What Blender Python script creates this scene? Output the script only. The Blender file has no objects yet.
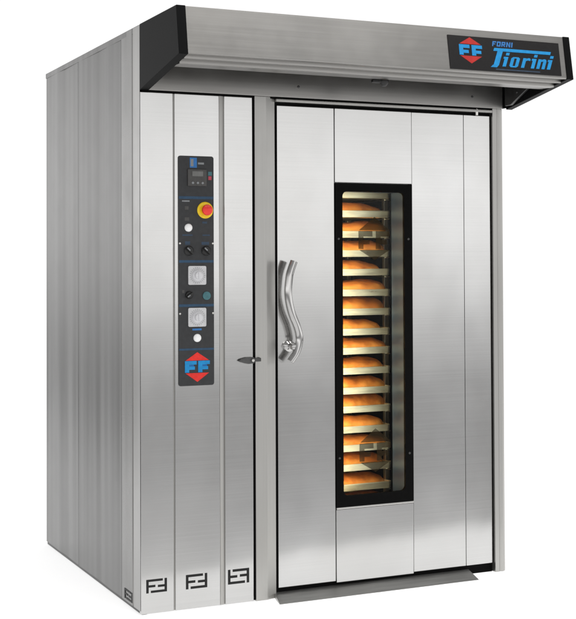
import bpy, bmesh, math, random
from mathutils import Vector, Matrix, noise
random.seed(7)
S = bpy.context.scene
COL = S.collection
W, D, T, H = 1.711, 1.59, 2.3626, 2.10          # oven width, depth, height, underside of the hood
WC = 1.762                                      # outer face of the right hood cap

# ------------------------------------------------------------------ materials
def new_mat(name):
    m = bpy.data.materials.new(name); m.use_nodes = True
    nt = m.node_tree
    return m, nt, nt.nodes['Principled BSDF'], nt.nodes['Material Output']

def N(nt, t, **kw):
    n = nt.nodes.new(t)
    for k, v in kw.items():
        if hasattr(n, k): setattr(n, k, v)
        else: n.inputs[k].default_value = v
    return n

def ramp(nt, stops, fac=None, interp='LINEAR'):
    r = nt.nodes.new('ShaderNodeValToRGB'); cr = r.color_ramp; cr.interpolation = interp
    while len(cr.elements) < len(stops): cr.elements.new(0.5)
    for e, (p, c) in zip(cr.elements, stops):
        e.position = p
        e.color = (c, c, c, 1) if not hasattr(c, '__len__') else (*c, 1)
    if fac is not None: nt.links.new(fac, r.inputs[0])
    return r

def steel(name, col, rough, grain=(2, 2, 90), streak=0.10, broad=(1.2, 1.2, 1.2), wobble=0.0, rvar=0.05, smudge=.06):
    """Brushed stainless steel: fine grain stretched along one axis, slow sheet-metal waviness."""
    m, nt, b, out = new_mat(name)
    L = nt.links.new
    tc = N(nt, 'ShaderNodeNewGeometry')
    mp = N(nt, 'ShaderNodeMapping'); mp.inputs['Scale'].default_value = grain
    L(tc.outputs['Position'], mp.inputs['Vector'])
    n1 = N(nt, 'ShaderNodeTexNoise'); n1.inputs['Scale'].default_value = 1.0
    n1.inputs['Detail'].default_value = 5; n1.inputs['Roughness'].default_value = .65
    L(mp.outputs[0], n1.inputs['Vector'])
    mp2 = N(nt, 'ShaderNodeMapping'); mp2.inputs['Scale'].default_value = broad
    L(tc.outputs['Position'], mp2.inputs['Vector'])
    n2 = N(nt, 'ShaderNodeTexNoise'); n2.inputs['Scale'].default_value = 1.0; n2.inputs['Detail'].default_value = 2
    L(mp2.outputs[0], n2.inputs['Vector'])
    lo = [c * (1 - streak) for c in col]; hi = [min(1, c * (1 + streak)) for c in col]
    r = ramp(nt, [(.32, lo), (.68, hi)], n1.outputs['Fac'])
    mx = N(nt, 'ShaderNodeMix', data_type='RGBA', blend_type='MULTIPLY'); mx.inputs[0].default_value = 1
    L(r.outputs[0], mx.inputs[6])
    r2 = ramp(nt, [(.3, (.92, .915, .905)), (.7, (1, 1, 1))], n2.outputs['Fac'])
    L(r2.outputs[0], mx.inputs[7]); L(mx.outputs[2], b.inputs['Base Color'])
    mr = N(nt, 'ShaderNodeMapRange'); mr.inputs['To Min'].default_value = rough - rvar; mr.inputs['To Max'].default_value = rough + rvar
    L(n1.outputs['Fac'], mr.inputs['Value'])
    n3 = N(nt, 'ShaderNodeTexNoise'); n3.inputs['Scale'].default_value = 5.5; n3.inputs['Detail'].default_value = 5; n3.inputs['Roughness'].default_value = .6
    L(tc.outputs['Position'], n3.inputs['Vector'])
    sm = N(nt, 'ShaderNodeMapRange'); sm.inputs['From Min'].default_value = .42; sm.inputs['From Max'].default_value = .75; sm.inputs['To Min'].default_value = 0; sm.inputs['To Max'].default_value = smudge
    L(n3.outputs['Fac'], sm.inputs['Value'])
    ad = N(nt, 'ShaderNodeMath', operation='ADD'); L(mr.outputs[0], ad.inputs[0]); L(sm.outputs[0], ad.inputs[1]); L(ad.outputs[0], b.inputs['Roughness'])
    b.inputs['Metallic'].default_value = 1
    if wobble:
        bp = N(nt, 'ShaderNodeBump'); bp.inputs['Strength'].default_value = wobble; bp.inputs['Distance'].default_value = .08
        L(n2.outputs['Fac'], bp.inputs['Height']); L(bp.outputs[0], b.inputs['Normal'])
    return m

def plastic(name, col, rough=.4, spec=.5, var=.12, scale=60, bump=0.0):
    m, nt, b, out = new_mat(name); L = nt.links.new
    tc = N(nt, 'ShaderNodeTexCoord')
    n = N(nt, 'ShaderNodeTexNoise'); n.inputs['Scale'].default_value = scale; n.inputs['Detail'].default_value = 3
    L(tc.outputs['Object'], n.inputs['Vector'])
    r = ramp(nt, [(.3, [c * (1 - var) for c in col]), (.7, [min(1, c * (1 + var)) for c in col])], n.outputs['Fac'])
    L(r.outputs[0], b.inputs['Base Color'])
    b.inputs['Roughness'].default_value = rough; b.inputs['Specular IOR Level'].default_value = spec
    if bump:
        bp = N(nt, 'ShaderNodeBump'); bp.inputs['Strength'].default_value = bump; bp.inputs['Distance'].default_value = .001
        L(n.outputs['Fac'], bp.inputs['Height']); L(bp.outputs[0], b.inputs['Normal'])
    return m

M = {}
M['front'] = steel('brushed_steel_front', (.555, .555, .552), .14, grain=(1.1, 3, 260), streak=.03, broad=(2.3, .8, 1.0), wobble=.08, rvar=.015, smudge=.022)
M['post'] = steel('brushed_steel_post', (.44, .435, .42), .36, grain=(160, 160, 1.5), streak=.04, rvar=.02)
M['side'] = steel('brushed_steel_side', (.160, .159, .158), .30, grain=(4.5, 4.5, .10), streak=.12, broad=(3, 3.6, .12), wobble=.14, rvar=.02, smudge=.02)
M['side_half_lit'] = steel('side_steel_half_lit', (.245, .243, .240), .27, grain=(14, 14, .22), streak=.06, broad=(3, 3.2, .12), wobble=.10, rvar=.02)  # side steel made somewhat paler, a brighter reflection put into the colour
M['side_lit'] = steel('side_steel_lit_corner', (.38, .378, .373), .28, grain=(14, 14, .22), streak=.05, broad=(3, 3.2, .12), wobble=.10, rvar=.02)  # palest copy of the side steel, corner's bright reflection put into the colour
M['hood'] = steel('satin_steel_hood', (.36, .353, .342), .30, grain=(1.2, 120, 120), streak=.05, rvar=.02)
M['trim'] = steel('steel_trim', (.62, .61, .59), .16, grain=(3, 60, 60), streak=.05)
M['ramp'] = steel('worn_steel_ramp', (.50, .50, .49), .42, grain=(3, 50, 50), streak=.14)
M['chrome'] = steel('polished_steel_handle', (.50, .495, .49), .06, grain=(30, 30, 30), streak=.03, rvar=.015, smudge=.02)
M['dark_steel'] = steel('dark_steel', (.10, .10, .10), .40, grain=(20, 20, 20), streak=.15)
M['jamb'] = plastic('window_jamb_enamel', (.034, .064, .112), .36, .5, var=.12, scale=8)
M['chamber'] = steel('chamber_steel', (.045, .040, .034), .45, grain=(4, 4, 40), streak=.15)
M['tray'] = steel('aluminium_tray', (.86, .80, .62), .30, grain=(7, 40, 60), streak=.22, rvar=.10)
M['tray'].node_tree.nodes['Principled BSDF'].inputs['Metallic'].default_value = .82
M['rack'] = steel('rack_steel', (.66, .63, .54), .30, grain=(30, 30, 4), streak=.10)
M['gap'] = plastic('black_rubber_seal', (.003, .003, .003), .6, .06)
M['cap'] = plastic('black_moulded_cap', (.0045, .0047, .005), .5, .06, bump=.15, scale=400)
M['cap_edge'] = plastic('black_gloss_edge', (.004, .004, .004), .5, .2)
M['panel'] = plastic('charcoal_panel', (.030, .031, .033), .45, .35)
M['black'] = plastic('black_plastic', (.010, .010, .010), .35, .5)
M['display'] = plastic('grey_display', (.060, .058, .056), .4, .4)
M['lcd'] = plastic('display_glass', (.13, .13, .125), .25, .5)
M['grey'] = plastic('grey_print', (.23, .24, .25), .5, .3)
M['dimblue'] = plastic('dim_blue_print', (.034, .058, .095), .5, .3)
M['line'] = plastic('blue_line_print', (.026, .065, .12), .5, .3)
M['midblue'] = plastic('mid_blue_print', (.035, .17, .45), .5, .3)
M['blue'] = plastic('bright_blue_print', (.010, .24, .55), .45, .3)
M['blue_dark'] = plastic('deep_blue_print', (.008, .12, .36), .45, .3)
M['red'] = plastic('red_print', (.72, .030, .022), .45, .3)
M['sign_red'] = plastic('sign_red_print', (.42, .022, .018), .45, .3)
M['sign_black'] = plastic('sign_black', (.009, .008, .0085), .35, .3)
M['red_plastic'] = plastic('red_button_plastic', (.80, .035, .025), .30, .5)
M['yellow'] = plastic('yellow_plastic', (.90, .62, .010), .35, .5)
M['teal'] = plastic('teal_print', (.06, .16, .18), .5, .3)
M['led_red'] = plastic('red_led', (.45, .05, .08), .4, .4)
M['white'] = plastic('white_lamp_lens', (.92, .92, .92), .25, .5, var=.02)
M['dial'] = plastic('pale_grey_dial', (.55, .55, .56), .35, .5, var=.08)
M['dial_knob'] = plastic('silver_grey_knob', (.62, .62, .64), .25, .6, var=.06)
M['decal'] = plastic('black_vinyl', (.008, .008, .008), .5, .3)

def bread_mat():
    m, nt, b, out = new_mat('golden_bread_crust'); L = nt.links.new
    tc = N(nt, 'ShaderNodeTexCoord'); oi = N(nt, 'ShaderNodeObjectInfo')
    add = N(nt, 'ShaderNodeVectorMath', operation='ADD')
    L(tc.outputs['Object'], add.inputs[0]); L(oi.outputs['Random'], add.inputs[1])
    n = N(nt, 'ShaderNodeTexNoise'); n.inputs['Scale'].default_value = 14; n.inputs['Detail'].default_value = 6; n.inputs['Roughness'].default_value = .6
    L(add.outputs[0], n.inputs['Vector'])
    sx = N(nt, 'ShaderNodeSeparateXYZ'); L(tc.outputs['Object'], sx.inputs[0])
    mr = N(nt, 'ShaderNodeMapRange'); mr.inputs['From Min'].default_value = 0.0; mr.inputs['From Max'].default_value = .066
    L(sx.outputs['Z'], mr.inputs['Value'])
    ad = N(nt, 'ShaderNodeMath', operation='MULTIPLY_ADD'); ad.inputs[1].default_value = .95; ad.inputs[2].default_value = -.42
    L(n.outputs['Fac'], ad.inputs[0])
    a2 = N(nt, 'ShaderNodeMath', operation='ADD'); L(ad.outputs[0], a2.inputs[0]); L(mr.outputs[0], a2.inputs[1])
    r = ramp(nt, [(.12, (.60, .33, .11)), (.42, (.52, .215, .044)), (.70, (.30, .092, .015)), (1, (.10, .026, .006))], a2.outputs[0])
    L(r.outputs[0], b.inputs['Base Color']); b.inputs['Roughness'].default_value = .5
    b.inputs['Specular IOR Level'].default_value = .35
    bp = N(nt, 'ShaderNodeBump'); bp.inputs['Strength'].default_value = .35; bp.inputs['Distance'].default_value = .004
    L(n.outputs['Fac'], bp.inputs['Height']); L(bp.outputs[0], b.inputs['Normal'])
    return m
M['bread'] = bread_mat()

def glass_mat():
    m, nt, b, out = new_mat('window_glass'); L = nt.links.new
    nt.nodes.remove(b)
    tr = N(nt, 'ShaderNodeBsdfTransparent'); tr.inputs['Color'].default_value = (.95, .97, .96, 1)
    gl = N(nt, 'ShaderNodeBsdfGlossy'); gl.inputs['Roughness'].default_value = .03
    fr = N(nt, 'ShaderNodeFresnel'); fr.inputs['IOR'].default_value = 1.17
    mx = N(nt, 'ShaderNodeMixShader'); L(fr.outputs[0], mx.inputs[0]); L(tr.outputs[0], mx.inputs[1]); L(gl.outputs[0], mx.inputs[2])
    L(mx.outputs[0], out.inputs['Surface'])
    return m
M['glass'] = glass_mat()

def etch_mat(name, col, alpha):
    m, nt, b, out = new_mat(name); L = nt.links.new
    n = N(nt, 'ShaderNodeTexNoise'); n.inputs['Scale'].default_value = 80
    mr = N(nt, 'ShaderNodeMapRange'); mr.inputs['To Min'].default_value = alpha - .05; mr.inputs['To Max'].default_value = alpha + .05
    L(n.outputs['Fac'], mr.inputs['Value']); L(mr.outputs[0], b.inputs['Alpha'])
    b.inputs['Base Color'].default_value = (*col, 1); b.inputs['Roughness'].default_value = .5
    return m
M['etch'] = etch_mat('smoky_glass_print', (.035, .024, .012), .50)
M['etch'].node_tree.nodes['Principled BSDF'].inputs['Specular IOR Level'].default_value = .05

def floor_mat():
    m, nt, b, out = new_mat('self_lit_white_floor'); L = nt.links.new
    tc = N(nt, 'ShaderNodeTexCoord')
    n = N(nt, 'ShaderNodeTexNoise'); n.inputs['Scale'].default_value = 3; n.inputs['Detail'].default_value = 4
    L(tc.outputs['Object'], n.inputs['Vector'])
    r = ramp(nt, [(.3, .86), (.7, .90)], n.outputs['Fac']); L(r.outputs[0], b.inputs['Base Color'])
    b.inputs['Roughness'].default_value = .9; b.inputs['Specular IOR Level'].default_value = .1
    b.inputs['Emission Color'].default_value = (1, 1, 1, 1); b.inputs['Emission Strength'].default_value = .68  # added glow keeps the floor white where the oven would shade it
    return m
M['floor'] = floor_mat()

# ------------------------------------------------------------------ mesh helpers
def box(bm, x0, x1, y0, y1, z0, z1, bev=0.0, seg=2):
    mat = Matrix.Translation(((x0 + x1) / 2, (y0 + y1) / 2, (z0 + z1) / 2)) @ Matrix.Diagonal((x1 - x0, y1 - y0, z1 - z0, 1))
    t = bmesh.new(); bmesh.ops.create_cube(t, size=1, matrix=mat)
    if bev: bmesh.ops.bevel(t, geom=t.edges[:], offset=bev, segments=seg, profile=.5, affect='EDGES')
    merge(bm, t)

def merge(bm, t, mi=0):
    me = bpy.data.meshes.new('tmp'); t.to_mesh(me); t.free()
    n0 = len(bm.faces)
    bm.from_mesh(me); bpy.data.meshes.remove(me)
    bm.faces.ensure_lookup_table()
    if mi:
        for f in bm.faces[n0:]: f.material_index = mi

def prism(bm, poly, frame, w0, w1, mi=0, bev=0.0):
    """A flat outline (u, v) given thickness w0..w1 along the frame's normal."""
    t = bmesh.new()
    a = [t.verts.new(frame(u, v, w0)) for u, v in poly]; b = [t.verts.new(frame(u, v, w1)) for u, v in poly]
    k = len(poly)
    t.faces.new(a[::-1]); t.faces.new(b)
    for i in range(k): t.faces.new((a[i], a[(i + 1) % k], b[(i + 1) % k], b[i]))
    bmesh.ops.recalc_face_normals(t, faces=t.faces[:])
    if bev: bmesh.ops.bevel(t, geom=t.edges[:], offset=bev, segments=2, profile=.5, affect='EDGES')
    merge(bm, t, mi)

def extrude_x(bm, prof, x0, x1, bev=0.0):
    prism(bm, prof, lambda u, v, w: (w, u, v), x0, x1, bev=bev)

def lathe(bm, c, prof, n=32, axis=(0, -1, 0), mi=0, closed=True):
    ax = Vector(axis).normalized(); ref = Vector((0, 0, 1)) if abs(ax.z) < .9 else Vector((1, 0, 0))
    e1 = ref.cross(ax).normalized(); e2 = ax.cross(e1); c = Vector(c)
    t = bmesh.new(); rings = []
    for r, h in prof:
        if r < 1e-6: rings.append([t.verts.new(c + ax * h)])
        else: rings.append([t.verts.new(c + ax * h + (e1 * math.cos(2 * math.pi * i / n) + e2 * math.sin(2 * math.pi * i / n)) * r) for i in range(n)])
    for A, B in zip(rings, rings[1:]):
        for i in range(n):
            j = (i + 1) % n
            if len(A) == 1 and len(B) == 1: continue
            if len(A) == 1: t.faces.new((A[0], B[j], B[i]))
            elif len(B) == 1: t.faces.new((A[i], A[j], B[0]))
            else: t.faces.new((A[i], A[j], B[j], B[i]))
    bmesh.ops.recalc_face_normals(t, faces=t.faces[:])
    merge(bm, t, mi)

def catmull(pts, k=8):
    P = [Vector(p) for p in pts]; P = [2 * P[0] - P[1]] + P + [2 * P[-1] - P[-2]]; out = []
    for i in range(1, len(P) - 2):
        for s in range(k):
            t = s / k; a, b, c, d = P[i - 1:i + 3]
            out.append(.5 * ((2 * b) + (c - a) * t + (2 * a - 5 * b + 4 * c - d) * t * t + (3 * b - a - 3 * c + d) * t ** 3))
    out.append(P[-2]); return out

def tube(bm, pts, radii, n=20):
    t = bmesh.new(); rings = []
    for i, p in enumerate(pts):
        tan = (pts[min(i + 1, len(pts) - 1)] - pts[max(i - 1, 0)]).normalized()
        s = tan.cross(Vector((0, 1, 0))).normalized(); u = s.cross(tan)
        r = radii[i] if hasattr(radii, '__len__') else radii
        rings.append([t.verts.new(p + (s * math.cos(2 * math.pi * k / n) + u * math.sin(2 * math.pi * k / n)) * r) for k in range(n)])
    for A, B in zip(rings, rings[1:]):
        for k in range(n): t.faces.new((A[k], A[(k + 1) % n], B[(k + 1) % n], B[k]))
    for R_ in (rings[0], rings[-1]):
        e = t.faces.new(R_)
        r = bmesh.ops.inset_region(t, faces=[e], thickness=.003, depth=.002)
    bmesh.ops.recalc_face_normals(t, faces=t.faces[:])
    merge(bm, t)

def obj(name, bm, mats, parent=None, smooth=True, angle=35):
    me = bpy.data.meshes.new(name); bm.to_mesh(me); bm.free()
    for m in (mats if isinstance(mats, (list, tuple)) else [mats]): me.materials.append(m)
    if smooth:
        me.polygons.foreach_set('use_smooth', [True] * len(me.polygons))
        me.set_sharp_from_angle(angle=math.radians(angle))
    o = bpy.data.objects.new(name, me); COL.objects.link(o)
    if smooth:
        wn = o.modifiers.new('weighted_normal', 'WEIGHTED_NORMAL'); wn.mode = 'FACE_AREA'; wn.weight = 90; wn.keep_sharp = True
    if parent is not None:
        o.parent = parent
        if parent.type == 'EMPTY': o.location = -parent.location
    return o

def thing(name, label, cat, loc=(0, 0, 0), group=None):
    o = bpy.data.objects.new(name, None); COL.objects.link(o); o.location = loc
    o.empty_display_size = .2
    return tag(o, label, cat, group)

def tag(o, label, cat, group=None):
    o['label'] = label; o['category'] = cat
    if group: o['group'] = group
    return o

def rrect(x0, x1, z0, z1, r, k=6):
    out = []
    for cx, cz, a0 in ((x1 - r, z1 - r, 0), (x0 + r, z1 - r, 90), (x0 + r, z0 + r, 180), (x1 - r, z0 + r, 270)):
        for i in range(k + 1):
            a = math.radians(a0 + 90 * i / k); out.append((cx + r * math.cos(a), cz + r * math.sin(a)))
    return out

def front(y):                                   # frame of a plane facing the front: (u, v) = (x, z), w = proud of y
    return lambda u, v, w: (u, y - w, v)

# ------------------------------------------------------------------ setting
bm = bmesh.new()
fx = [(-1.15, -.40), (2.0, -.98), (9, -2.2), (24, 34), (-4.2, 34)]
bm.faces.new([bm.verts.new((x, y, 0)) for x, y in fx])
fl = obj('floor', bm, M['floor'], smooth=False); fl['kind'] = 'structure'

# ------------------------------------------------------------------ the oven
oven = thing('bakery_oven', 'tall stainless steel rotary bakery oven with black capped hood and lit window', 'oven', (W / 2, D / 2, 0))

# --- cabinet
bm = bmesh.new()
# the left side, folded from several sheets, vertical joints between them
strips = [('side_lit', 'folded strip at the front corner with its brighter reflection painted in', [(.0035, -.0008), (.094, -.0008), (.0985, .004)]),
          ('side_half_lit', None, [(.0985, .004), (.106, .004), (.111, -.001), (.262, .000), (.267, .0045)]),
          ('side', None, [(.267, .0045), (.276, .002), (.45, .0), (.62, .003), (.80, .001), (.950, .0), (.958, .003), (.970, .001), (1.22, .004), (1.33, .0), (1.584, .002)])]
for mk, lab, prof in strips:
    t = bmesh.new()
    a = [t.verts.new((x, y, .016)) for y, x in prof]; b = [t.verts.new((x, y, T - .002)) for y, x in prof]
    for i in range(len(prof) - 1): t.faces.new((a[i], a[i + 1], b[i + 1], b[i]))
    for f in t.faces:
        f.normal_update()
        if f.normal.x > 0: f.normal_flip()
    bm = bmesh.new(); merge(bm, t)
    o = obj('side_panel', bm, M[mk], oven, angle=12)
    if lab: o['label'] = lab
bm = bmesh.new(); box(bm, .006, .03, .01, D - .004, 0, .022, .003)
obj('base_strip', bm, M['dark_steel'], oven)
bm = bmesh.new(); box(bm, -.0005, .012, .012, D, T - .024, T + .0005, .0015)
obj('top_flange', bm, M['side'], oven)
bm = bmesh.new(); box(bm, .014, W - .012, .012, D - .006, T - .012, T - .001, .002)
obj('top_panel', bm, M['side'], oven)
bm = bmesh.new(); box(bm, W - .010, W, .075, D, .0, T, .003)
obj('side_panel', bm, M['side'], oven)['label'] = 'plain right side panel facing away'
bm = bmesh.new(); box(bm, .008, W - .012, D - .004, D + .002, .02, T, .001)
obj('back_panel', bm, M['side'], oven)

# --- service front: three sheets with folded joints, and the post beside the door
for x0, x1, y0 in ((.0006, .1375, 0), (.1440, .336, 0), (.3585, .4828, 0)):
    bm = bmesh.new(); box(bm, x0, x1, y0, y0 + .02, .004, 2.092, .0025, 3)
    obj('front_panel', bm, M['front'], oven)
bm = bmesh.new()
prism(bm, [(.3365, .0012), (.3400, .0012), (.3562, .0062), (.3582, .0062), (.3582, .016), (.3365, .016)], lambda u, v, w: (u, v, w), .005, 2.091)
obj('fold', bm, M['post'], oven)  # darker post steel puts the fold's dim reflection into its colour
bm = bmesh.new()
box(bm, .130, .150, .010, .03, .004, 2.091)
obj('joint', bm, M['post'], oven)
bm = bmesh.new()
box(bm, .01, .70, .024, .05, .006, 2.098); box(bm, .4785, .496, .009, .0235, .006, 2.098)
box(bm, .01, W - .06, .008, .024, 2.0925, 2.1)
obj('gap_seal', bm, M['gap'], oven)
bm = bmesh.new()
prism(bm, [(.4930, .0), (.5445, .0), (.5912, .0165), (.5912, .052), (.4930, .052)], lambda u, v, w: (u, v, w), .002, 2.0995, bev=.0025)
obj('door_post', bm, M['post'], oven)
bm = bmesh.new()
prism(bm, [(1.655, .0), (1.676, .0), (1.679, .003), (1.683, .003), (1.686, .0), (1.698, .0), (1.711, .008), (1.711, .07), (1.655, .07)], lambda u, v, w: (u, v, w), .002, 2.0995, bev=.0012)
obj('door_post', bm, M['post'], oven)
bm = bmesh.new(); box(bm, .574, 1.66, .05, .07, .0, 2.098)
# a hole is left for the window: the seal is a ring round the door, so drop the middle
bm.free(); bm = bmesh.new()
box(bm, .5908, .612, .030, .07, .0, 2.098); box(bm, 1.640, 1.6545, .030, .07, .0, 2.098)
box(bm, .612, 1.640, .030, .07, 2.058, 2.098); box(bm, .612, 1.640, .030, .07, .0, .052)
obj('door_seal', bm, M['gap'], oven)

bm = bmesh.new(); box(bm, .5915, 1.6545, -.001, .05, 2.080, 2.0925, .002)
obj('door_lintel', bm, M['post'], oven)
# --- door
DY = .015
bm = bmesh.new()
box(bm, .6005, .8655, DY, DY + .02, .042, 2.066, .002, 3)
box(bm, .8680, 1.2425, DY - .003, DY + .02, 1.7475, 2.066, .002, 3)
box(bm, .8680, 1.2425, DY - .003, DY + .02, .036, .345, .002, 3)
box(bm, 1.2450, 1.5100, DY, DY + .02, .042, 2.066, .002, 3)
box(bm, 1.5122, 1.6492, DY, DY + .02, .042, 2.066, .002, 3)
# the insulated core behind the sheets, with the window tunnel left open
box(bm, .615, .8655, DY + .021, .145, .06, 2.05); box(bm, 1.2420, 1.636, DY + .021, .145, .06, 2.05)
box(bm, .866, 1.2415, DY + .021, .145, 1.745, 2.05); box(bm, .866, 1.2415, DY + .021, .145, .06, .358)
door = obj('door', bm, M['front'], oven)
# joints read dark: a seal strip behind each
bm = bmesh.new()
for x in (.86675, 1.24375, 1.5111): box(bm, x - .0009, x + .0009, DY + .004, DY + .0205, .05, 2.06)
obj('joint', bm, M['dark_steel'], door)
# window tunnel
bm = bmesh.new()
box(bm, 1.206, 1.2405, DY + .012, .1385, .362, 1.7425); box(bm, .8675, .897, DY + .012, .1385, .362, 1.7425)
box(bm, .898, 1.205, DY + .012, .1385, 1.7125, 1.7425); box(bm, .898, 1.205, DY + .012, .1385, .360, .364)
obj('window_jamb', bm, M['jamb'], door)
# black border
def ring(outer, inner, frame, w0, w1):
    t = bmesh.new()
    for loop in (outer, inner):
        v = [t.verts.new(frame(u, z, w1)) for u, z in loop]
        for i in range(len(v)): t.edges.new((v[i], v[(i + 1) % len(v)]))
    r = bmesh.ops.triangle_fill(t, use_beauty=True, use_dissolve=False, edges=t.edges[:])
    fs = [f for f in t.faces]
    e = bmesh.ops.extrude_face_region(t, geom=fs)
    d = Vector(frame(0, 0, w0)) - Vector(frame(0, 0, w1))
    bmesh.ops.translate(t, vec=d, verts=[g for g in e['geom'] if isinstance(g, bmesh.types.BMVert)])
    bmesh.ops.recalc_face_normals(t, faces=t.faces[:])
    return t
bm = bmesh.new()
merge(bm, ring([(.8685, .3555), (1.2420, .3555), (1.2420, 1.7455), (.8685, 1.7455)], rrect(.903, 1.2035, .403, 1.709, .021), front(DY), -.010, .004))
wf = obj('window_frame', bm, M['gap'], door, smooth=False)
bm = bmesh.new(); box(bm, .8685, 1.2420, DY - .006, DY + .01, .3465, .3545, .0015)
obj('window_trim', bm, M['trim'], door)
for x in (.884, 1.224):
    for z in (.565, 1.505):
        bm = bmesh.new(); lathe(bm, (x, DY - .0045, z), [(.0, .0025), (.004, .002), (.0055, .0)], 12)
        obj('screw', bm, M['dark_steel'], door)
bm = bmesh.new(); box(bm, .899, 1.2045, DY + .0035, DY + .0065, .3800, 1.7115)
obj('window_glass', bm, M['glass'], door, smooth=False)

def FF(bm, x0, x1, z0, z1, fr, w, mi=0, mi2=None, k=.0003):
    """two broad capital F side by side"""
    wd, ht = x1 - x0, z1 - z0
    def q(a, b, c, d, i, m): prism(bm, [(x0 + a * wd, z0 + c * ht), (x0 + b * wd, z0 + c * ht), (x0 + b * wd, z0 + d * ht), (x0 + a * wd, z0 + d * ht)], fr, w - .001, w + i * k, m)
    for o in (0, .53):
        q(o, o + .17, 0, 1, 3, mi)
        q(o + .1705, o + .47, .68, 1, 2, mi)
        q(o + .1705, o + .40, .24, .52, 2, mi)
        if mi2 is not None: q(o + .1705, o + .36, .5205, .6795, 1, mi2)
for z in (1.507, .588):                           # emblems printed on the glass
    bm = bmesh.new(); fr = front(DY + .0032); xc = 1.060; h = .094; w = .075
    prism(bm, [(xc - w, z + .036), (xc + w, z + .036), (xc, z + h)], fr, 0, .0006)
    prism(bm, [(xc - w, z - .050), (xc, z - h), (xc + w, z - .050)], fr, 0, .0006)
    for o in (-.078, .006):
        prism(bm, [(xc + o, z - .046), (xc + o + .024, z - .046), (xc + o + .024, z + .032), (xc + o, z + .032)], fr, 0, .0006)
        prism(bm, [(xc + o + .0242, z + .008), (xc + o + .068, z + .008), (xc + o + .068, z + .032), (xc + o + .0242, z + .032)], fr, 0, .0006)
        prism(bm, [(xc + o + .0242, z - .026), (xc + o + .054, z - .026), (xc + o + .054, z - .006), (xc + o + .0242, z - .006)], fr, 0, .0006)
    obj('glass_emblem', bm, M['etch'], door, smooth=False)

# handle: an S-curved bar standing off the door on a boss at its foot
hp = [(.652, -.040, 1.409), (.638, -.040, 1.372), (.630, -.040, 1.340), (.6255, -.040, 1.270), (.640, -.040, 1.197), (.666, -.040, 1.132), (.6755, -.040, 1.083), (.662, -.040, 1.030), (.634, -.040, .990)]
bm = bmesh.new(); pts = catmull(hp, 10)
tube(bm, pts, [.0168 - .0020 * abs(i / len(pts) - .5) for i in range(len(pts))], 24)
handle = obj('handle', bm, M['chrome'], door, angle=50)
bm = bmesh.new()
lathe(bm, (.652, DY, 1.052), [(.024, 0), (.024, .006), (.019, .010), (.012, .014), (.011, .034), (.016, .046), (.012, .060), (0, .064)], 28)
obj('handle_boss', bm, M['chrome'], door)
bm = bmesh.new()
lathe(bm, (1.575, DY - .008, 2.066), [(.008, 0), (.008, .026), (.005, .030), (0, .030)], 16, axis=(0, 0, 1))
obj('hinge_pin', bm, M['trim'], door)

# latch of the service panel
bm = bmesh.new()
prism(bm, [(.414, 1.000), (.424, 1.007), (.450, 1.013), (.480, 1.013), (.490, 1.002), (.482, .987), (.456, .985), (.428, .993)], front(0), .004, .017, bev=.003)
lathe(bm, (.474, 0, 1.000), [(.013, 0), (.013, .004), (.008, .005), (.008, .020), (.0, .022)], 20)
lathe(bm, (.506, -.000, 1.002), [(.009, 0), (.009, .006), (.006, .010), (0, .011)], 16)
box(bm, .470, .514, -.0135, -.0065, .9935, 1.0085, .002)
latch = obj('latch', bm, M['dark_steel'], oven)
bm = bmesh.new(); lathe(bm, (.474, -.019, 1.000), [(.007, 0), (.006, .006), (0, .008)], 16)
obj('latch_rivet', bm, M['trim'], latch)

# ramp under the door
bm = bmesh.new()
t = bmesh.new()
v = [t.verts.new(c) for c in ((.560, -.092, .002), (1.512, -.092, .002), (1.528, .028, .024), (.586, .028, .024),
                              (.560, -.092, .0005), (1.512, -.092, .0005), (1.528, .028, .0005), (.586, .028, .0005))]
for f in ((0, 1, 2, 3), (7, 6, 5, 4), (0, 4, 5, 1), (1, 5, 6, 2), (2, 6, 7, 3), (3, 7, 4, 0)): t.faces.new([v[i] for i in f])
bmesh.ops.recalc_face_normals(t, faces=t.faces[:]); merge(bm, t)
obj('threshold_ramp', bm, M['ramp'], oven, smooth=False)

# --- black vinyl emblems along the foot: an F locked into a turned F
def maker_mark(name, u0, u1, v0, v1, fr, flip=False):
    bm = bmesh.new(); wd, ht = u1 - u0, v1 - v0
    def q(a, b, c, d, w):
        if flip: c, d = 1 - d, 1 - c
        prism(bm, [(u0 + a * wd, v0 + c * ht), (u0 + b * wd, v0 + c * ht), (u0 + b * wd, v0 + d * ht), (u0 + a * wd, v0 + d * ht)], fr, -.0005, w)
    q(0, .115, 0, 1, .0010); q(.1155, .80, .83, 1, .0008); q(.1155, .44, .41, .58, .0008)
    q(.885, 1, 0, 1, .0010); q(.22, .8845, 0, .17, .0008); q(.56, .8845, .38, .55, .0008)
    return obj(name, bm, M['decal'], oven, smooth=False)
maker_mark('maker_mark', .022, .108, .086, .140, front(0))
maker_mark('maker_mark', .188, .279, .084, .142, front(0))
maker_mark('maker_mark', .369, .462, .084, .144, front(0), True)
maker_mark('maker_mark', .112, .222, .026, .066, lambda u, v, w: (-.0015 - w, .334 - u, v))

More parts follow.
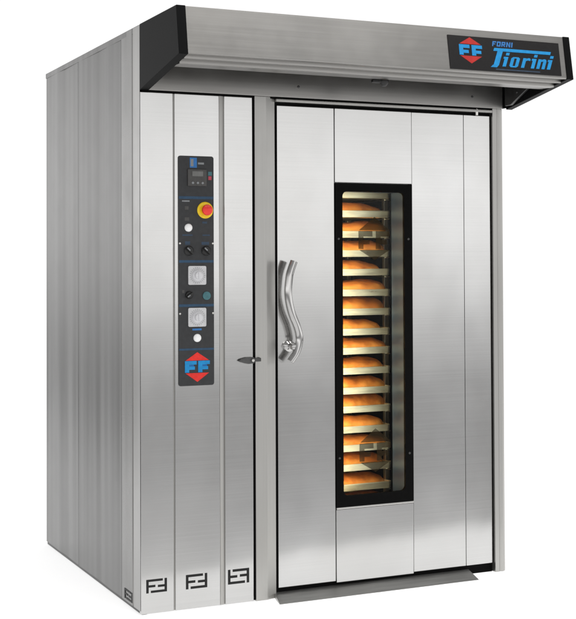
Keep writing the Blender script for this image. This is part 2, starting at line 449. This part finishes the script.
# --- control panel
PX = lambda x: .159 + (x - 178) / 35.5 * .1515
PZ = lambda y: 1.840 - (y - 156) / 229.5 * .9350
KX, KZ = .1515 / 35.5, .9350 / 229.5
PY = -.004
bm = bmesh.new(); prism(bm, rrect(.158, .3105, .905, 1.840, .010), front(0), .0, .004, bev=.001)
cp = obj('control_panel', bm, M['panel'], oven)
FP = front(PY)
def quad(name, x0, x1, y0, y1, mat, w=.0006, w0=-.0005, bev=0, parent=cp):
    bm = bmesh.new(); prism(bm, [(PX(x0), PZ(y1)), (PX(x1), PZ(y1)), (PX(x1), PZ(y0)), (PX(x0), PZ(y0))], FP, w0, w, bev=bev)
    return obj(name, bm, M[mat], parent, smooth=bool(bev))
# thermostat with its small printed emblem
bm = bmesh.new()
prism(bm, [(PX(189.4), PZ(167.8)), (PX(196.4), PZ(167.8)), (PX(196.4), PZ(157.8)), (PX(189.4), PZ(157.8))], FP, 0, .0006)
prism(bm, [(PX(197.6), PZ(164.4)), (PX(203.6), PZ(164.4)), (PX(203.6), PZ(162.4)), (PX(197.6), PZ(162.4))], FP, 0, .0006, 1)
prism(bm, [(PX(190.2), PZ(166.5)), (PX(193.0), PZ(166.5)), (PX(193.0), PZ(159.2)), (PX(190.2), PZ(159.2))], FP, .0007, .0010, 1)
obj('panel_emblem', bm, [M['midblue'], M['grey']], cp, smooth=False)
quad('display', 187, 206, 169.4, 186.2, 'display', .006, bev=.0012)
bm = bmesh.new()
prism(bm, [(PX(191.4), PZ(176.4)), (PX(202.2), PZ(176.4)), (PX(202.2), PZ(171.4)), (PX(191.4), PZ(171.4))], FP, .0058, .0068)
obj('display_screen', bm, M['lcd'], cp, smooth=False)
bm = bmesh.new()
for x in (191.9, 196.8, 201.7):
    bm = bmesh.new(); lathe(bm, (PX(x), PY - .006, PZ(183)), [(.0050, 0), (.0050, .002), (.004, .003), (0, .003)], 16)
    obj('display_button', bm, M['grey'], cp)
quad('indicator', 207.8, 211.6, 171.5, 175.4, 'teal'); quad('indicator', 208, 211.2, 176, 179.8, 'led_red')
for y0, y1 in ((196.5, 199.2), (260.3, 262.8), (304.2, 306.8), (348.2, 350.2)): quad('divider_line', 178.3, 213.2, y0, y1, 'line')
# emergency stop
ex, ez = PX(204.6), PZ(210.2)
bm = bmesh.new(); lathe(bm, (ex, PY, ez), [(.034, 0), (.034, .003), (.031, .006), (.015, .007)], 40)
obj('emergency_collar', bm, M['yellow'], cp)
bm = bmesh.new(); lathe(bm, (ex, PY - .006, ez), [(.013, 0), (.013, .012), (.021, .015), (.0225, .020), (.021, .027), (.014, .031), (0, .032)], 36)
obj('emergency_button', bm, M['red_plastic'], cp)
# white lamps
for x, y in ((187.8, 227.9), (196.4, 338.0)):
    bm = bmesh.new(); lathe(bm, (PX(x), PY, PZ(y)), [(.0165, 0), (.0165, .003), (.0145, .006), (.010, .010), (0, .012)], 28)
    obj('indicator_lamp', bm, M['white'], cp)
# lever selectors
def selector(x, y, ang, r=.020):
    bm = bmesh.new(); c = Vector((PX(x), PY, PZ(y)))
    lathe(bm, c, [(r, 0), (r, .004), (r * .85, .008), (r * .8, .009), (0, .009)], 28)
    ca, sa = math.cos(ang), math.sin(ang)
    def fr(u, v, w): return (c.x + u * ca - v * sa, c.y - w, c.z + u * sa + v * ca)
    prism(bm, [(-r * .95, -.0045), (r * .95, -.0045), (r * .95, .0045), (-r * .95, .0045)], fr, .008, .021, bev=.0012)
    o = obj('selector_knob', bm, M['black'], cp)
    bm = bmesh.new(); prism(bm, [(-r * .85, -.0020), (-r * .05, -.0020), (-r * .05, .0025), (-r * .85, .0025)], fr, .0205, .0216)
    obj('selector_mark', bm, M['grey'], cp, smooth=False)
selector(188.2, 250.9, math.radians(-42)); selector(205.5, 250.9, math.radians(-42)); selector(188.2, 295.0, math.radians(35), .016)
bm = bmesh.new(); lathe(bm, (PX(205.9), PY, PZ(296)), [(.017, 0), (.017, .004), (.014, .006), (0, .0065)], 28)
obj('push_button', bm, M['teal'], cp)
# timer dials
for x, y in ((196.3, 275.5), (196.2, 317.3)):
    c = (PX(x), PY, PZ(y)); s = .0385
    bm = bmesh.new(); prism(bm, rrect(c[0] - s, c[0] + s, c[2] - s, c[2] + s, .006), FP, -.0005, .006, bev=.0015)
    obj('timer_dial', bm, M['dial'], cp)
    bm = bmesh.new()
    for k in range(24):
        a = 2 * math.pi * k / 24; ca, sa = math.cos(a), math.sin(a)
        fr = lambda u, v, w: (c[0] + u * ca - v * sa, PY - w, c[2] + u * sa + v * ca)
        prism(bm, [(.028, -.0007), (.0335, -.0007), (.0335, .0007), (.028, .0007)], fr, .0058, .0064)
    obj('dial_scale', bm, M['grey'], cp, smooth=False)
    bm = bmesh.new(); lathe(bm, (c[0], PY - .006, c[2]), [(.025, 0), (.0235, .006), (.0215, .010), (.017, .013), (.015, .022), (.012, .024), (0, .024)], 32)
    prism(bm, [(c[0] - .003, c[2] - .014), (c[0] + .003, c[2] - .014), (c[0] + .003, c[2] + .014), (c[0] - .003, c[2] + .014)], front(PY - .006), .020, .028, bev=.001)
    obj('dial_knob', bm, M['dial_knob'], cp)
# faint printed captions, too small to read
for x0, x1, y0, y1, m in ((181.5, 189, 200.6, 202, 'grey'), (184.2, 188, 206.5, 210, 'display'), (184.2, 188.6, 217.5, 221, 'display'), (181.8, 192, 234.6, 236, 'dimblue'),
                         (202, 209.4, 234.6, 236, 'dimblue'), (184.5, 189.5, 241.5, 245, 'dimblue'), (201, 208.5, 242, 245, 'dimblue'),
                         (201.8, 206.6, 221.6, 223.6, 'dimblue'), (191.6, 200.8, 328.6, 330.4, 'midblue'), (181.5, 183.8, 290, 293, 'display')):
    quad('caption', x0, x1, y0, y1, m, .0004)
for x in (179.2, 212.3):
    for y in (243.6, 313.6):
        bm = bmesh.new(); lathe(bm, (PX(x), PY, PZ(y)), [(.0045, 0), (.004, .002), (0, .0026)], 14)
        obj('screw', bm, M['trim'], cp)
# emblem at the foot of the panel
bm = bmesh.new(); xc = PX(196.4)
prism(bm, [(PX(184.6), PZ(360.4)), (PX(208.2), PZ(360.4)), (xc, PZ(352.2))], FP, 0, .0008)
prism(bm, [(PX(184.6), PZ(372.9)), (xc, PZ(381.8)), (PX(208.2), PZ(372.9))], FP, 0, .0008)
FF(bm, PX(183.9), PX(208.9), PZ(372.3), PZ(360.8), FP, .0010, 1, 2)
obj('maker_emblem', bm, [M['red'], M['blue'], M['blue_dark']], cp, smooth=False)

# --- header above the door and hood
bm = bmesh.new(); box(bm, .006, W - .004, -.006, .03, H - .0005, T - .004, .003)
obj('header', bm, M['hood'], oven)
for x in (.691, 1.545):
    bm = bmesh.new(); lathe(bm, (x, -.006, 2.147), [(.006, 0), (.005, .003), (0, .004)], 12)
    obj('screw', bm, M['dark_steel'], oven)
YT, YB, ZB = -.4495, -.4795, 2.1798
bm = bmesh.new()
hp = [(.0, T), (YT, T), (YB, ZB + .006), (YB + .001, ZB + .001), (YB + .005, ZB - .001), (-.437, 2.1815), (-.436, 2.1690), (-.433, 2.1675), (-.384, 2.1715), (-.383, 2.1580), (-.380, 2.1560), (-.292, 2.1570),
      (-.288, 2.160), (-.286, 2.215), (-.290, 2.215), (-.290, 2.166), (-.372, 2.186), (-.46, 2.194), (-.452, 2.300), (YT + .014, T - .012), (0, T - .012)]
extrude_x(bm, hp, .036, WC - .032)
hood = obj('hood', bm, M['hood'], oven, angle=25)
for x0, x1, xo in ((-.001, .036, -.001), (WC - .032, WC, WC)):
    bm = bmesh.new()
    prism(bm, [(.004, H - .002), (.004, T + .002), (YT - .004, T + .002), (YB - .006, ZB - .002)], lambda u, v, w: (w, u, v), x0, x1, bev=.0025)
    o = obj('end_cap', bm, M['cap'], hood)
bm = bmesh.new()
lathe(bm, (.966, -.262, 2.162), [(.018, 0), (.020, .008), (.017, .020), (.010, .028), (0, .030)], 24, axis=(0, 0, -1))
box(bm, .910, .966, -.272, -.252, 2.146, 2.160, .003)
obj('hood_catch', bm, M['black'], hood)
bm = bmesh.new()
prism(bm, [(-.012, 2.112), (-.012, 2.26), (-.20, 2.26), (-.20, 2.170), (-.06, 2.112)], lambda u, v, w: (w, u, v), WC - .050, WC - .034, bev=.003)
lathe(bm, (WC - .050, -.115, 2.165), [(.007, 0), (.006, .003), (0, .004)], 14, axis=(-1, 0, 0))
obj('hood_bracket', bm, M['dark_steel'], hood)
bm = bmesh.new(); box(bm, W - .0035, WC - .034, -.002, .03, 2.104, T - .014, .001)
obj('hood_bracket', bm, M['cap'], hood)

# --- name sign on the sloping fascia
sl = Vector((0, YB - YT, ZB - T)); LEN = sl.length; sl.normalize()
nrm = Vector((1, 0, 0)).cross(sl); nrm = nrm if nrm.y < 0 else -nrm
org = Vector((1.158, YT, T)) + sl * ((T - 2.190) / (T - ZB) * LEN)
SW, SH = .545, (2.3325 - 2.190) / (T - ZB) * LEN
FSg = lambda u, v, w: org + Vector((1, 0, 0)) * (u * SW) - sl * (v * SH) + nrm * w
bm = bmesh.new()
prism(bm, [(0, 0), (1, 0), (1, 1), (0, 1)], FSg, -.001, .004, bev=.001)
sign = obj('name_sign', bm, M['sign_black'], oven)
bm = bmesh.new()
prism(bm, [(.095, .76), (.285, .76), (.190, .965)], FSg, .0035, .0048)
prism(bm, [(.095, .41), (.190, .19), (.285, .41)], FSg, .0035, .0048)
def sq(a, b, c, d, w, mi, sh=0): prism(bm, [(a + c * sh, c), (b + c * sh, c), (b + d * sh, d), (a + d * sh, d)], FSg, .0035, w, mi)
for o in (.090, .200):
    sq(o, o + .035, .43, .74, .0052, 1); sq(o + .0352, o + .092, .64, .74, .0050, 1); sq(o + .0352, o + .082, .49, .58, .0050, 1)
obj('sign_emblem', bm, [M['sign_red'], M['blue']], sign, smooth=False)
# lettering: small FORNI over a slanted name whose first letter's bar runs over the whole word
SHR = .11
def stroke(bm, pts, w=.0048, th=.0, mi=0):
    prism(bm, [(u + (v - .4) * SHR, v) for u, v in pts], FSg, .0035, w, mi)
def R_(bm, u0, u1, v0, v1, w=.0048, mi=0): stroke(bm, [(u0, v0), (u1, v0), (u1, v1), (u0, v1)], w, 0, mi)
bm = bmesh.new()
R_(bm, .368, .885, .615, .705, .0054)                      # the long bar
R_(bm, .405, .452, .205, .6148, .0052); stroke(bm, [(.385, .125), (.440, .125), (.452, .2048), (.405, .2048), (.398, .19)], .0052)
def letter_i(u):
    R_(bm, u, u + .030, .165, .46, .0050); R_(bm, u + .002, u + .032, .505, .585, .0050); R_(bm, u - .010, u - .0002, .40, .46, .0049)
def letter_o(u, wd=.078):
    R_(bm, u, u + .028, .20, .43, .0050); R_(bm, u + wd - .028, u + wd, .20, .43, .0050)
    stroke(bm, [(u, .1998), (u + .014, .16), (u + wd - .014, .16), (u + wd, .1998)], .0049); stroke(bm, [(u, .4302), (u + wd, .4302), (u + wd - .014, .47), (u + .014, .47)], .0049)
def letter_r(u):
    R_(bm, u, u + .029, .165, .46, .0050); stroke(bm, [(u + .0292, .37), (u + .045, .40), (u + .068, .385), (u + .068, .44), (u + .055, .47), (u + .040, .465), (u + .0292, .445)], .0049)
def letter_n(u, wd=.076):
    R_(bm, u, u + .028, .165, .46, .0050); R_(bm, u + wd - .028, u + wd, .165, .41, .0050)
    stroke(bm, [(u + .0282, .385), (u + wd, .4102), (u + wd - .006, .45), (u + wd - .018, .47), (u + .048, .47), (u + .0282, .445)], .0049)
letter_i(.486); letter_o(.545); letter_r(.652); letter_i(.742); letter_n(.792); letter_i(.890)
# FORNI
def small(poly): prism(bm, [(u + (v - .4) * SHR * .5, v) for u, v in poly], FSg, .0035, .0047, 1)
def sr(u0, u1, v0, v1): small([(u0, v0), (u1, v0), (u1, v1), (u0, v1)])
B, Tt = .755, .905
u = .365
sr(u, u + .010, B, Tt); sr(u + .0101, u + .032, Tt - .035, Tt); sr(u + .0101, u + .026, B + .055, B + .085)          # F
u = .405
sr(u, u + .010, B, Tt); sr(u + .024, u + .034, B, Tt); sr(u + .0101, u + .0239, Tt - .035, Tt); sr(u + .0101, u + .0239, B, B + .035)   # O
u = .447
sr(u, u + .010, B, Tt); sr(u + .0101, u + .034, Tt - .035, Tt); sr(u + .0101, u + .034, B + .055, B + .085); sr(u + .025, u + .034, B + .0852, Tt - .0352); small([(u + .014, B + .0548), (u + .024, B + .0548), (u + .036, B), (u + .025, B)])  # R
u = .490
sr(u, u + .010, B, Tt); sr(u + .026, u + .036, B, Tt); small([(u + .0101, Tt), (u + .0101, Tt - .05), (u + .0259, B), (u + .0259, B + .05)])    # N
u = .535
sr(u, u + .011, B, Tt)                                                                                                                # I
obj('sign_lettering', bm, [M['blue'], M['midblue']], sign, smooth=False)
bm = bmesh.new(); prism(bm, [(.40, .055), (.80, .055), (.80, .085), (.40, .085)], FSg, .0035, .0044)
obj('sign_underline', bm, M['dimblue'], sign, smooth=False)

# --- baking chamber
bm = bmesh.new()
x0, x1, y0, y1, z0, z1 = .635, 1.62, .147, 1.42, .085, 2.04
box(bm, x0 - .02, x0, y0, y1, z0, z1); box(bm, x1, x1 + .02, y0, y1, z0, z1); box(bm, x0, x1, y1, y1 + .02, z0, z1)
box(bm, x0, x1, y0, y1, z0 - .02, z0); box(bm, x0, x1, y0, y1, z1, z1 + .02)
obj('baking_chamber', bm, M['chamber'], oven, smooth=False)

# ------------------------------------------------------------------ the rack, the trays and the bread inside
TX0, TX1, TY0, TY1 = .70, 1.236, .205, .70
P0, PIT = 1.706, .08735
rack = thing('oven_rack', 'steel rack holding the stack of trays inside the oven window', 'rack', ((TX0 + TX1) / 2, (TY0 + TY1) / 2, .085))
for x, y in ((TX0 - .03, TY0 + .03), (TX1 - .004, TY0 + .055), (TX0 - .03, TY1 - .05), (TX1 - .004, TY1 - .05)):
    bm = bmesh.new(); box(bm, x, x + .022, y, y + .022, .13, 1.95, .002); obj('upright', bm, M['rack'], rack)
bm = bmesh.new(); box(bm, TX0 - .03, TX1 + .018, TY0 + .03, TY1 - .03, .115, .1295, .003); obj('base_frame', bm, M['rack'], rack)
bm = bmesh.new(); box(bm, TX0 - .03, TX1 + .018, TY0 + .03, TY1 - .03, 1.9505, 1.975, .003); obj('top_frame', bm, M['rack'], rack)
for x in (TX0 - .02, TX1 - .10):
    for y in (TY0 + .05, TY1 - .09):
        bm = bmesh.new(); lathe(bm, (x, y + .02, .1), [(0, -.012), (.014, -.012), (.015, 0), (.014, .012), (0, .012)], 20, axis=(1, 0, 0)); obj('wheel', bm, M['black'], rack)
for xa in (TX0 - .006, TX1 + .0005):
    bm = bmesh.new()
    for k in range(-1, 18): 
        z = P0 - k * PIT - .0165
        box(bm, xa, xa + .005, TY0 + .02, TY1 - .02, z - .004, z)
    obj('runners', bm, M['rack'], rack, smooth=False)

ORD = ['topmost', 'second', 'third', 'fourth', 'fifth', 'sixth', 'seventh', 'eighth', 'ninth', 'tenth', 'eleventh', 'twelfth', 'thirteenth', 'fourteenth', 'fifteenth', 'sixteenth', 'seventeenth']
# tray: a shallow pan with a rolled rim
bm = bmesh.new()
cx, cy = 0, 0; hx, hy = (TX1 - TX0) / 2, (TY1 - TY0) / 2
loops = []
for off, z in ((.0, -.0135), (-.0015, .013), (-.001, .0155), (.002, .0165), (.005, .0155), (.006, .012), (.006, -.012)):
    loops.append([bm.verts.new((u, v, z)) for u, v in rrect(-hx + off, hx - off, -hy + off, hy - off, .02)])
for A, B_ in zip(loops, loops[1:]):
    for i in range(len(A)): bm.faces.new((A[i], A[(i + 1) % len(A)], B_[(i + 1) % len(A)], B_[i]))
bm.faces.new(loops[-1]); bm.faces.new(loops[0][::-1])
bmesh.ops.recalc_face_normals(bm, faces=bm.faces[:])
tray = obj('baking_tray', bm, M['tray'], angle=40)

def loaf_mesh(seed, hl, hw, ht, skew):
    bm = bmesh.new(); bmesh.ops.create_icosphere(bm, subdivisions=5, radius=1)
    for v in bm.verts:
        x, y, z = v.co
        e = max(0.0, 1 - abs(x) ** 5.5); r0 = math.sqrt(max(1e-6, 1 - x * x))
        k = e ** .42 / r0 if r0 > 1e-3 else 0
        y *= k; z *= k
        n1 = noise.noise(Vector((x * 2.1 + seed * 9, y * .7, z * .7))); n2 = noise.noise(Vector((x * 7 + seed * 5, y * 3, z * 3)))
        top = max(0, z)
        z = (z * (1 + skew * x) + .22 * n1 * top + .07 * n2 * top) if z > 0 else z * .35
        v.co = (x * hl, y * hw * (1 + .08 * n2), z * ht)
    zmin = min(v.co.z for v in bm.verts)
    for v in bm.verts: v.co.z = max(v.co.z, zmin * .55) - zmin * .55
    me = bpy.data.meshes.new('bread_loaf'); bm.to_mesh(me); bm.free()
    me.polygons.foreach_set('use_smooth', [True] * len(me.polygons)); me.materials.append(M['bread'])
    return me
LO = [loaf_mesh(i + 1, .235, .060, h, s) for i, (s, h) in enumerate(((-.10, .053), (.14, .049), (.02, .057), (-.16, .055), (.08, .045)))]
shapes = [None, 0, 1, 3, 0, 1, 2, 4, 3, 1, 3, 2, 4, 0, 2, 3, 1]     # which shape lies on which tray
xr = [None, 1.195, 1.215, 1.205, 1.185, 1.21, 1.205, 1.19, 1.212, 1.195, 1.208, 1.208, 1.19, 1.205, 1.195, 1.20, 1.205]
for k in range(17):
    z = P0 - k * PIT
    o = tray if k == 0 else tray.copy()
    if k: COL.objects.link(o)
    o.location = ((TX0 + TX1) / 2 + random.uniform(-.002, .003), (TY0 + TY1) / 2 + random.uniform(-.006, .004), z)
    o.rotation_euler = (random.uniform(-.022, .016), random.uniform(-.004, .004), random.uniform(-.008, .008))
    tag(o, ('topmost' if k == 0 else 'lowest' if k == 16 else ORD[k]) + ' metal baking tray' + (' from the top' if 0 < k < 16 else '') + ' on the rack behind the oven glass', 'baking tray', 'baking trays stacked on the rack')
    if k:
        l = bpy.data.objects.new('bread_loaf', LO[shapes[k]]); COL.objects.link(l)
        s = random.uniform(.96, 1.03)
        l.scale = (1, random.uniform(.95, 1.08), s * (1.10 if shapes[k] != 4 else 1.22))
        l.location = (xr[k] - .200, TY0 + .084 + random.uniform(-.004, .008), z - .011)
        l.rotation_euler = (0, random.uniform(-.02, .02), random.uniform(-.07, .07))
        tag(l, 'golden brown loaf on the ' + ('lowest' if k == 16 else ORD[k]) + ' tray' + ('' if k == 16 else ' from the top') + ' behind the oven glass', 'loaf', 'loaves baking on the trays')

# ------------------------------------------------------------------ lights
def area(name, loc, target, sx, sy, power, col=(1, 1, 1)):
    l = bpy.data.lights.new(name, 'AREA'); l.shape = 'RECTANGLE'; l.size = sx; l.size_y = sy; l.energy = power; l.color = col
    o = bpy.data.objects.new(name, l); COL.objects.link(o); o.location = loc
    o.rotation_euler = (Vector(target) - Vector(loc)).to_track_quat('-Z', 'Y').to_euler()
    return o
area('oven_lamp', (.912, .085, 1.035), (.895, .30, 1.035), .02, 1.33, 14, (1.0, .78, .46))
area('added_softbox', (1.5, -2.0, 5.2), (1.2, .6, 0), 4.5, 3.0, 130, (1, .99, .97))  # unseen lamp added overhead, soft fill for floor and dark plastics

# world: the studio around the oven (white sweep behind, dim room in front with a light band)
w = bpy.data.worlds.new('World'); S.world = w; w.use_nodes = True
nt = w.node_tree; L = nt.links.new; bg = nt.nodes['Background']
tc = nt.nodes.new('ShaderNodeTexCoord'); sx = nt.nodes.new('ShaderNodeSeparateXYZ'); L(tc.outputs['Generated'], sx.inputs[0])
def mrange(sock, a, b, c=0, d=1, smooth=True):
    n = nt.nodes.new('ShaderNodeMapRange'); n.interpolation_type = 'SMOOTHSTEP' if smooth else 'LINEAR'
    n.inputs['From Min'].default_value = a; n.inputs['From Max'].default_value = b; n.inputs['To Min'].default_value = c; n.inputs['To Max'].default_value = d
    L(sock, n.inputs['Value']); return n.outputs[0]
def mth(op, a, b):
    n = nt.nodes.new('ShaderNodeMath'); n.operation = op
    for i, q in enumerate((a, b)):
        if isinstance(q, (int, float)): n.inputs[i].default_value = q
        else: L(q, n.inputs[i])
    return n.outputs[0]
X, Y, Z = sx.outputs
el = mrange(Z, -.35, .65, 0, 1, False)            # sine of the elevation -> 0..1
e = lambda deg: (math.sin(math.radians(deg)) + .35) / 1.0
pf = ramp(nt, [(e(-20), 1.08), (e(-14), 1.12), (e(-12), .82), (e(-9), .52), (e(-6.5), .44), (e(-4.2), .54), (e(-2), 1.0), (e(.3), 1.48), (e(3), 1.62), (e(6), 1.36), (e(11), .75), (e(22), .40), (e(40), .36)], el)
white = mth('MULTIPLY', mrange(X, -.22, -.07), mrange(Y, .40, .62))
frontw = mrange(Y, .25, -.70)
dim = mth('MULTIPLY', pf.outputs[0], mrange(frontw, 0, 1, .92, 1, False))
val = mth('ADD', mth('MULTIPLY', white, 1.06), mth('MULTIPLY', mth('SUBTRACT', 1, white), dim))
cb = nt.nodes.new('ShaderNodeCombineColor')
L(val, cb.inputs[0]); L(mth('MULTIPLY', val, .995), cb.inputs[1]); L(mth('MULTIPLY', val, .992), cb.inputs[2])
L(cb.outputs[0], bg.inputs['Color']); bg.inputs['Strength'].default_value = 1.0

# ------------------------------------------------------------------ camera
yaw, pit, rol, fpx, px, py = .461, .0198, -.00506, 1373.68, 363.505, 236.964
fw = Vector((math.sin(yaw) * math.cos(pit), math.cos(yaw) * math.cos(pit), math.sin(pit)))
r = Vector((math.cos(yaw), -math.sin(yaw), 0)); u = r.cross(fw)
R = r * math.cos(rol) + u * math.sin(rol); U = u * math.cos(rol) - r * math.sin(rol)
cam = bpy.data.cameras.new('camera'); co = bpy.data.objects.new('camera', cam); COL.objects.link(co)
m = Matrix((R, U, -fw)).transposed().to_4x4(); m.translation = Vector((-1.64507, -5.32039, 1.39533)); co.matrix_world = m
cam.sensor_fit = 'HORIZONTAL'; cam.sensor_width = 36; cam.lens = 36 * fpx / 576
cam.shift_x = (288 - px) / 576; cam.shift_y = (py - 309.5) / 576
cam.clip_end = 200
S.camera = co
S.view_settings.view_transform = 'Standard'; S.view_settings.look = 'None'; S.view_settings.exposure = 0
S.cycles.use_denoising = True
S.cycles.max_bounces = 10; S.cycles.glossy_bounces = 6; S.cycles.transparent_max_bounces = 12
S.cycles.sample_clamp_indirect = 6
